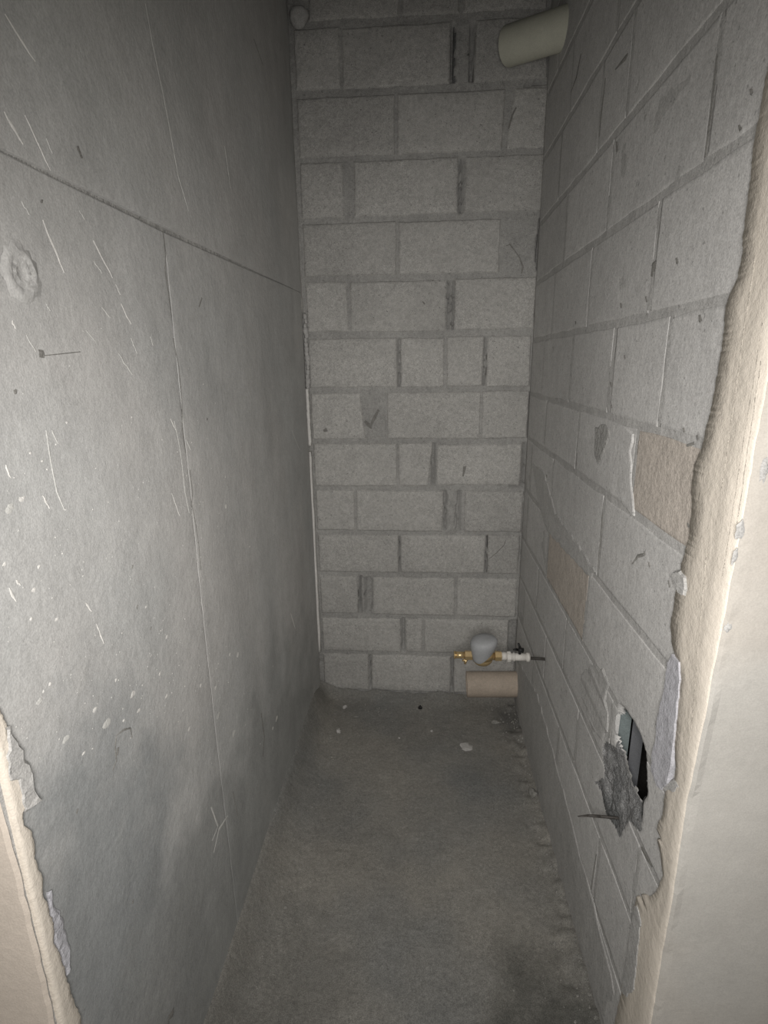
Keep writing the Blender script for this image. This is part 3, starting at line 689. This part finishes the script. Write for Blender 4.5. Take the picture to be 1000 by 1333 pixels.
pipe('drain_pipe', pu0, pu1, .055, .004, M['pvc'], label='fat pale plastic drain pipe jutting from the right wall at the top of the shaft', cat='pipe', group='plastic pipes at the back wall')
pipe('drain_pipe', (.197, 2.150, .110), (.440, 2.150, .118), .055, .004, M['pvc_b'], label='fat beige plastic drain pipe at floor level under the water meter', cat='pipe', group='plastic pipes at the back wall')

# water meter assembly on a stub out of the right wall
YM = 1.68
wm = empty('water_meter', (XR, YM, .518), 'small brass water meter with grey cap on a stub from the right wall', 'water meter')
bm = bmesh.new(); bmesh.ops.create_uvsphere(bm, u_segments=24, v_segments=12, radius=.034, matrix=Matrix.Translation((.205, YM, .512)) @ Matrix.Diagonal((1, 1, .72, 1)))
tube(bm, (.168, YM, .520), (.245, YM, .520), .0125); tube(bm, (.205, YM, .515), (.205, YM, .538), .034, .036, 24)
obj('meter_body', bm, M['brass'], wm)
bm = bmesh.new(); n = 32
prof = [(.0, .502), (.020, .502), (.026, .508), (.031, .522), (.038, .545), (.0435, .562), (.045, .574), (.0435, .583), (.036, .590), (.018, .594), (.0, .595)]
rr = [[bm.verts.new((.203+q*math.cos(6.28319*i/n)*(1+.03*math.cos(3*6.28319*i/n+.6))+(z-.55)*.10, YM-.006+q*math.sin(6.28319*i/n), z+(.004*math.cos(6.28319*i/n) if q > .03 else 0))) for i in range(n)] if q > 0 else [bm.verts.new((.203+(z-.55)*.1, YM-.006, z))] for q, z in prof]
for j in range(len(rr)-1):
    for i in range(n):
        a, b = rr[j], rr[j+1]
        if len(a) == 1: bm.faces.new((a[0], b[i], b[(i+1) % n]))
        elif len(b) == 1: bm.faces.new((a[i], a[(i+1) % n], b[0]))
        else: bm.faces.new((a[i], a[(i+1) % n], b[(i+1) % n], b[i]))
cap = obj('register_cap', bm, M['meter'], wm, label='pale grey plastic register cap')
bm = bmesh.new(); box(bm, .238, .250, YM-.010, YM+.008, .570, .582); bmesh.ops.bevel(bm, geom=bm.edges[:], offset=.002, segments=2, affect='EDGES')
obj('lid_hinge', bm, M['meter'], cap)
def fitting(name, m, x0, x1, r, z=.522, hexn=6, parent=wm, label=None):
    bm = bmesh.new(); tube(bm, (x0, YM, z), (x1, YM, z), r, r, hexn); bmesh.ops.bevel(bm, geom=bm.edges[:], offset=.0012, segments=2, affect='EDGES')
    return obj(name, bm, m, parent, label=label, smooth=hexn > 8)
fitting('union_nut', M['brass'], .145, .170, .0165); fitting('tail_piece', M['brass'], .111, .147, .0115, hexn=20)
fitting('tail_collar', M['brass'], .108, .114, .0135, hexn=20)
bm = bmesh.new(); tube(bm, (.150, YM-.004, .508), (.146, YM-.004, .492), .006, .004, 12); tube(bm, (.137, YM-.004, .503), (.150, YM-.004, .507), .004, .005, 12)
obj('seal_tag', bm, M['brass'], wm)
fitting('union_nut', M['brass'], .246, .268, .0175); fitting('adapter', M['white_pl'], .266, .288, .0135, hexn=20, label='cream plastic adapter')
fitting('union_nut', M['white_pl'], .286, .298, .0185, z=.521, hexn=8, label='white plastic nut')
v = fitting('valve_body', M['white_pl'], .296, .354, .0125, z=.520, hexn=24, label='white plastic valve body')
fitting('valve_collar', M['white_pl'], .350, .362, .0155, z=.520, hexn=24, label='white plastic collar')
fitting('valve_collar', M['white_pl'], .306, .313, .0150, z=.520, hexn=24, label='white plastic collar')
bm = bmesh.new(); tube(bm, (.328, YM, .530), (.328, YM, .548), .005, .005, 12); tube(bm, (.322, YM-.004, .550), (.338, YM-.002, .546), .006, .009, 12)
tube(bm, (.318, YM, .548), (.306, YM-.01, .552), .005, .003, 10); tube(bm, (.329, YM, .552), (.322, YM, .571), .005, .003, 10)
obj('valve_handle', bm, M['black'], wm, label='black butterfly valve handle')
bm = bmesh.new(); tube(bm, (.360, YM, .517), (XR+.03, YM, .513), .0052, .0048, 14); obj('stub_rod', bm, M['rod'], wm, label='thin dark steel stub into the wall')

# wire sticking out of the hole
bm = bmesh.new(); pp = [(.333, .98, .546), (.355, .98, .549), (.38, .981, .5475), (.41, .98, .5465), (.45, .98, .546), (.475, .98, .546)]
rw = [.0010, .0026, .0032, .0030, .0030, .0030]
for i in range(5): tube(bm, pp[i], pp[i+1], rw[i], rw[i+1], 10)
bmesh.ops.remove_doubles(bm, verts=bm.verts, dist=.0001)
obj('steel_wire', bm, M['rod'], None, label='thin dark wire sticking out of the broken hole in the right wall', cat='wire')

# debris on the floor
def chip(name, px, size, m, label, cat, group=None, flat=.35, z=None):
    p = P(px[0], px[1], 2, 0); s = Vector(size); zf_ = fz(p.x, p.y)
    d = R @ Vector((px[0]-CX, -(px[1]-CY), -F)); t = (zf_-CAM.z)/d.z; p = CAM+d*t; zf_ = fz(p.x, p.y)
    bm = bmesh.new(); bmesh.ops.create_icosphere(bm, subdivisions=2, radius=1)
    k = rnd.random()*40; a = rnd.uniform(0, 3.1)
    for v in bm.verts:
        q = 1+float(vn(v.co.x*2+k, v.co.y*2, v.co.z*2+k))*.9
        x, y, z_ = v.co.x*q*s.x, v.co.y*q*s.y, max(-.35, v.co.z)*q*s.z
        v.co = (x, y, z_)
    zm = min(v.co.z for v in bm.verts)
    for v in bm.verts: v.co.z -= zm
    o = obj(name, bm, m, None, label=label, cat=cat, group=group, smooth=False); o.location = (p.x, p.y, zf_-.0005)
    return o
chip('plaster_chip', (441,953), (.010,.012,.011), M['chip'], 'small upright white plaster chip on floor near the left back corner', 'chip', 'plaster chips on the floor')
chip('plaster_chip', (608,973), (.024,.026,.005), M['chip'], 'flat pale plaster flake on the floor in front of the drain pipe, largest chip', 'chip', 'plaster chips on the floor')
chip('plaster_chip', (449,921), (.011,.012,.008), M['chip'], 'small whitish chip close to the back wall, left of the dark pebble', 'chip', 'plaster chips on the floor')
chip('plaster_chip', (463,933), (.013,.008,.004), M['crumb'], 'greyish low chip just in front of the whitish one near the back wall', 'chip', 'plaster chips on the floor')
chip('plaster_chip', (646,941), (.020,.010,.008), M['crumb'], 'grey broken mortar chip on floor just in front of the beige drain pipe', 'chip', 'plaster chips on the floor')
chip('plaster_chip', (694,1034), (.014,.018,.014), M['crumb'], 'grey mortar chip at the foot of the right wall', 'chip', 'plaster chips on the floor')
chip('plaster_chip', (562,952), (.005,.005,.004), M['chip'], 'tiny white chip on the floor in the middle, behind the flat flake', 'chip', 'plaster chips on the floor')
chip('plaster_chip', (520,961), (.005,.004,.003), M['chip'], 'tiny white speck on the mid floor left of the other tiny chip', 'chip', 'plaster chips on the floor')
chip('pebble', (547,922), (.009,.009,.009), M['black'], 'small black pebble on the floor near the middle of the back wall', 'pebble')
cb = []
def crumb(x, y, s):
    z = fz(x, y); k = 5; vs = [(x, y, z+s*.9)]+[(x+s*math.cos(6.283*i/k)*rnd.uniform(.6, 1.2), y+s*math.sin(6.283*i/k)*rnd.uniform(.6, 1.2), z-.002) for i in range(k)]
    return vs, [(0, i+1, (i+1) % k+1) for i in range(k)]
for i in range(900):
    r = rnd.random()
    if r < .40: x = XR-abs(rnd.gauss(0, .035)); y = rnd.uniform(.7, 2.2)
    elif r < .62: x = XL+.06+abs(rnd.gauss(0, .03)); y = rnd.uniform(.8, 2.2)
    elif r < .85: x = rnd.uniform(XL+.05, XR); y = 2.2-abs(rnd.gauss(0, .09))
    else: x = rnd.uniform(XL+.05, XR); y = rnd.uniform(.6, 2.2)
    cb.append(crumb(min(x, XR-.004), y, rnd.choice((.002, .003, .003, .0045, .006))))
join('mortar_crumbs', cb, M['crumb'], None, kind='stuff', label='grey mortar crumbs and grit scattered along the edges of the floor', cat='grit', smooth=False)
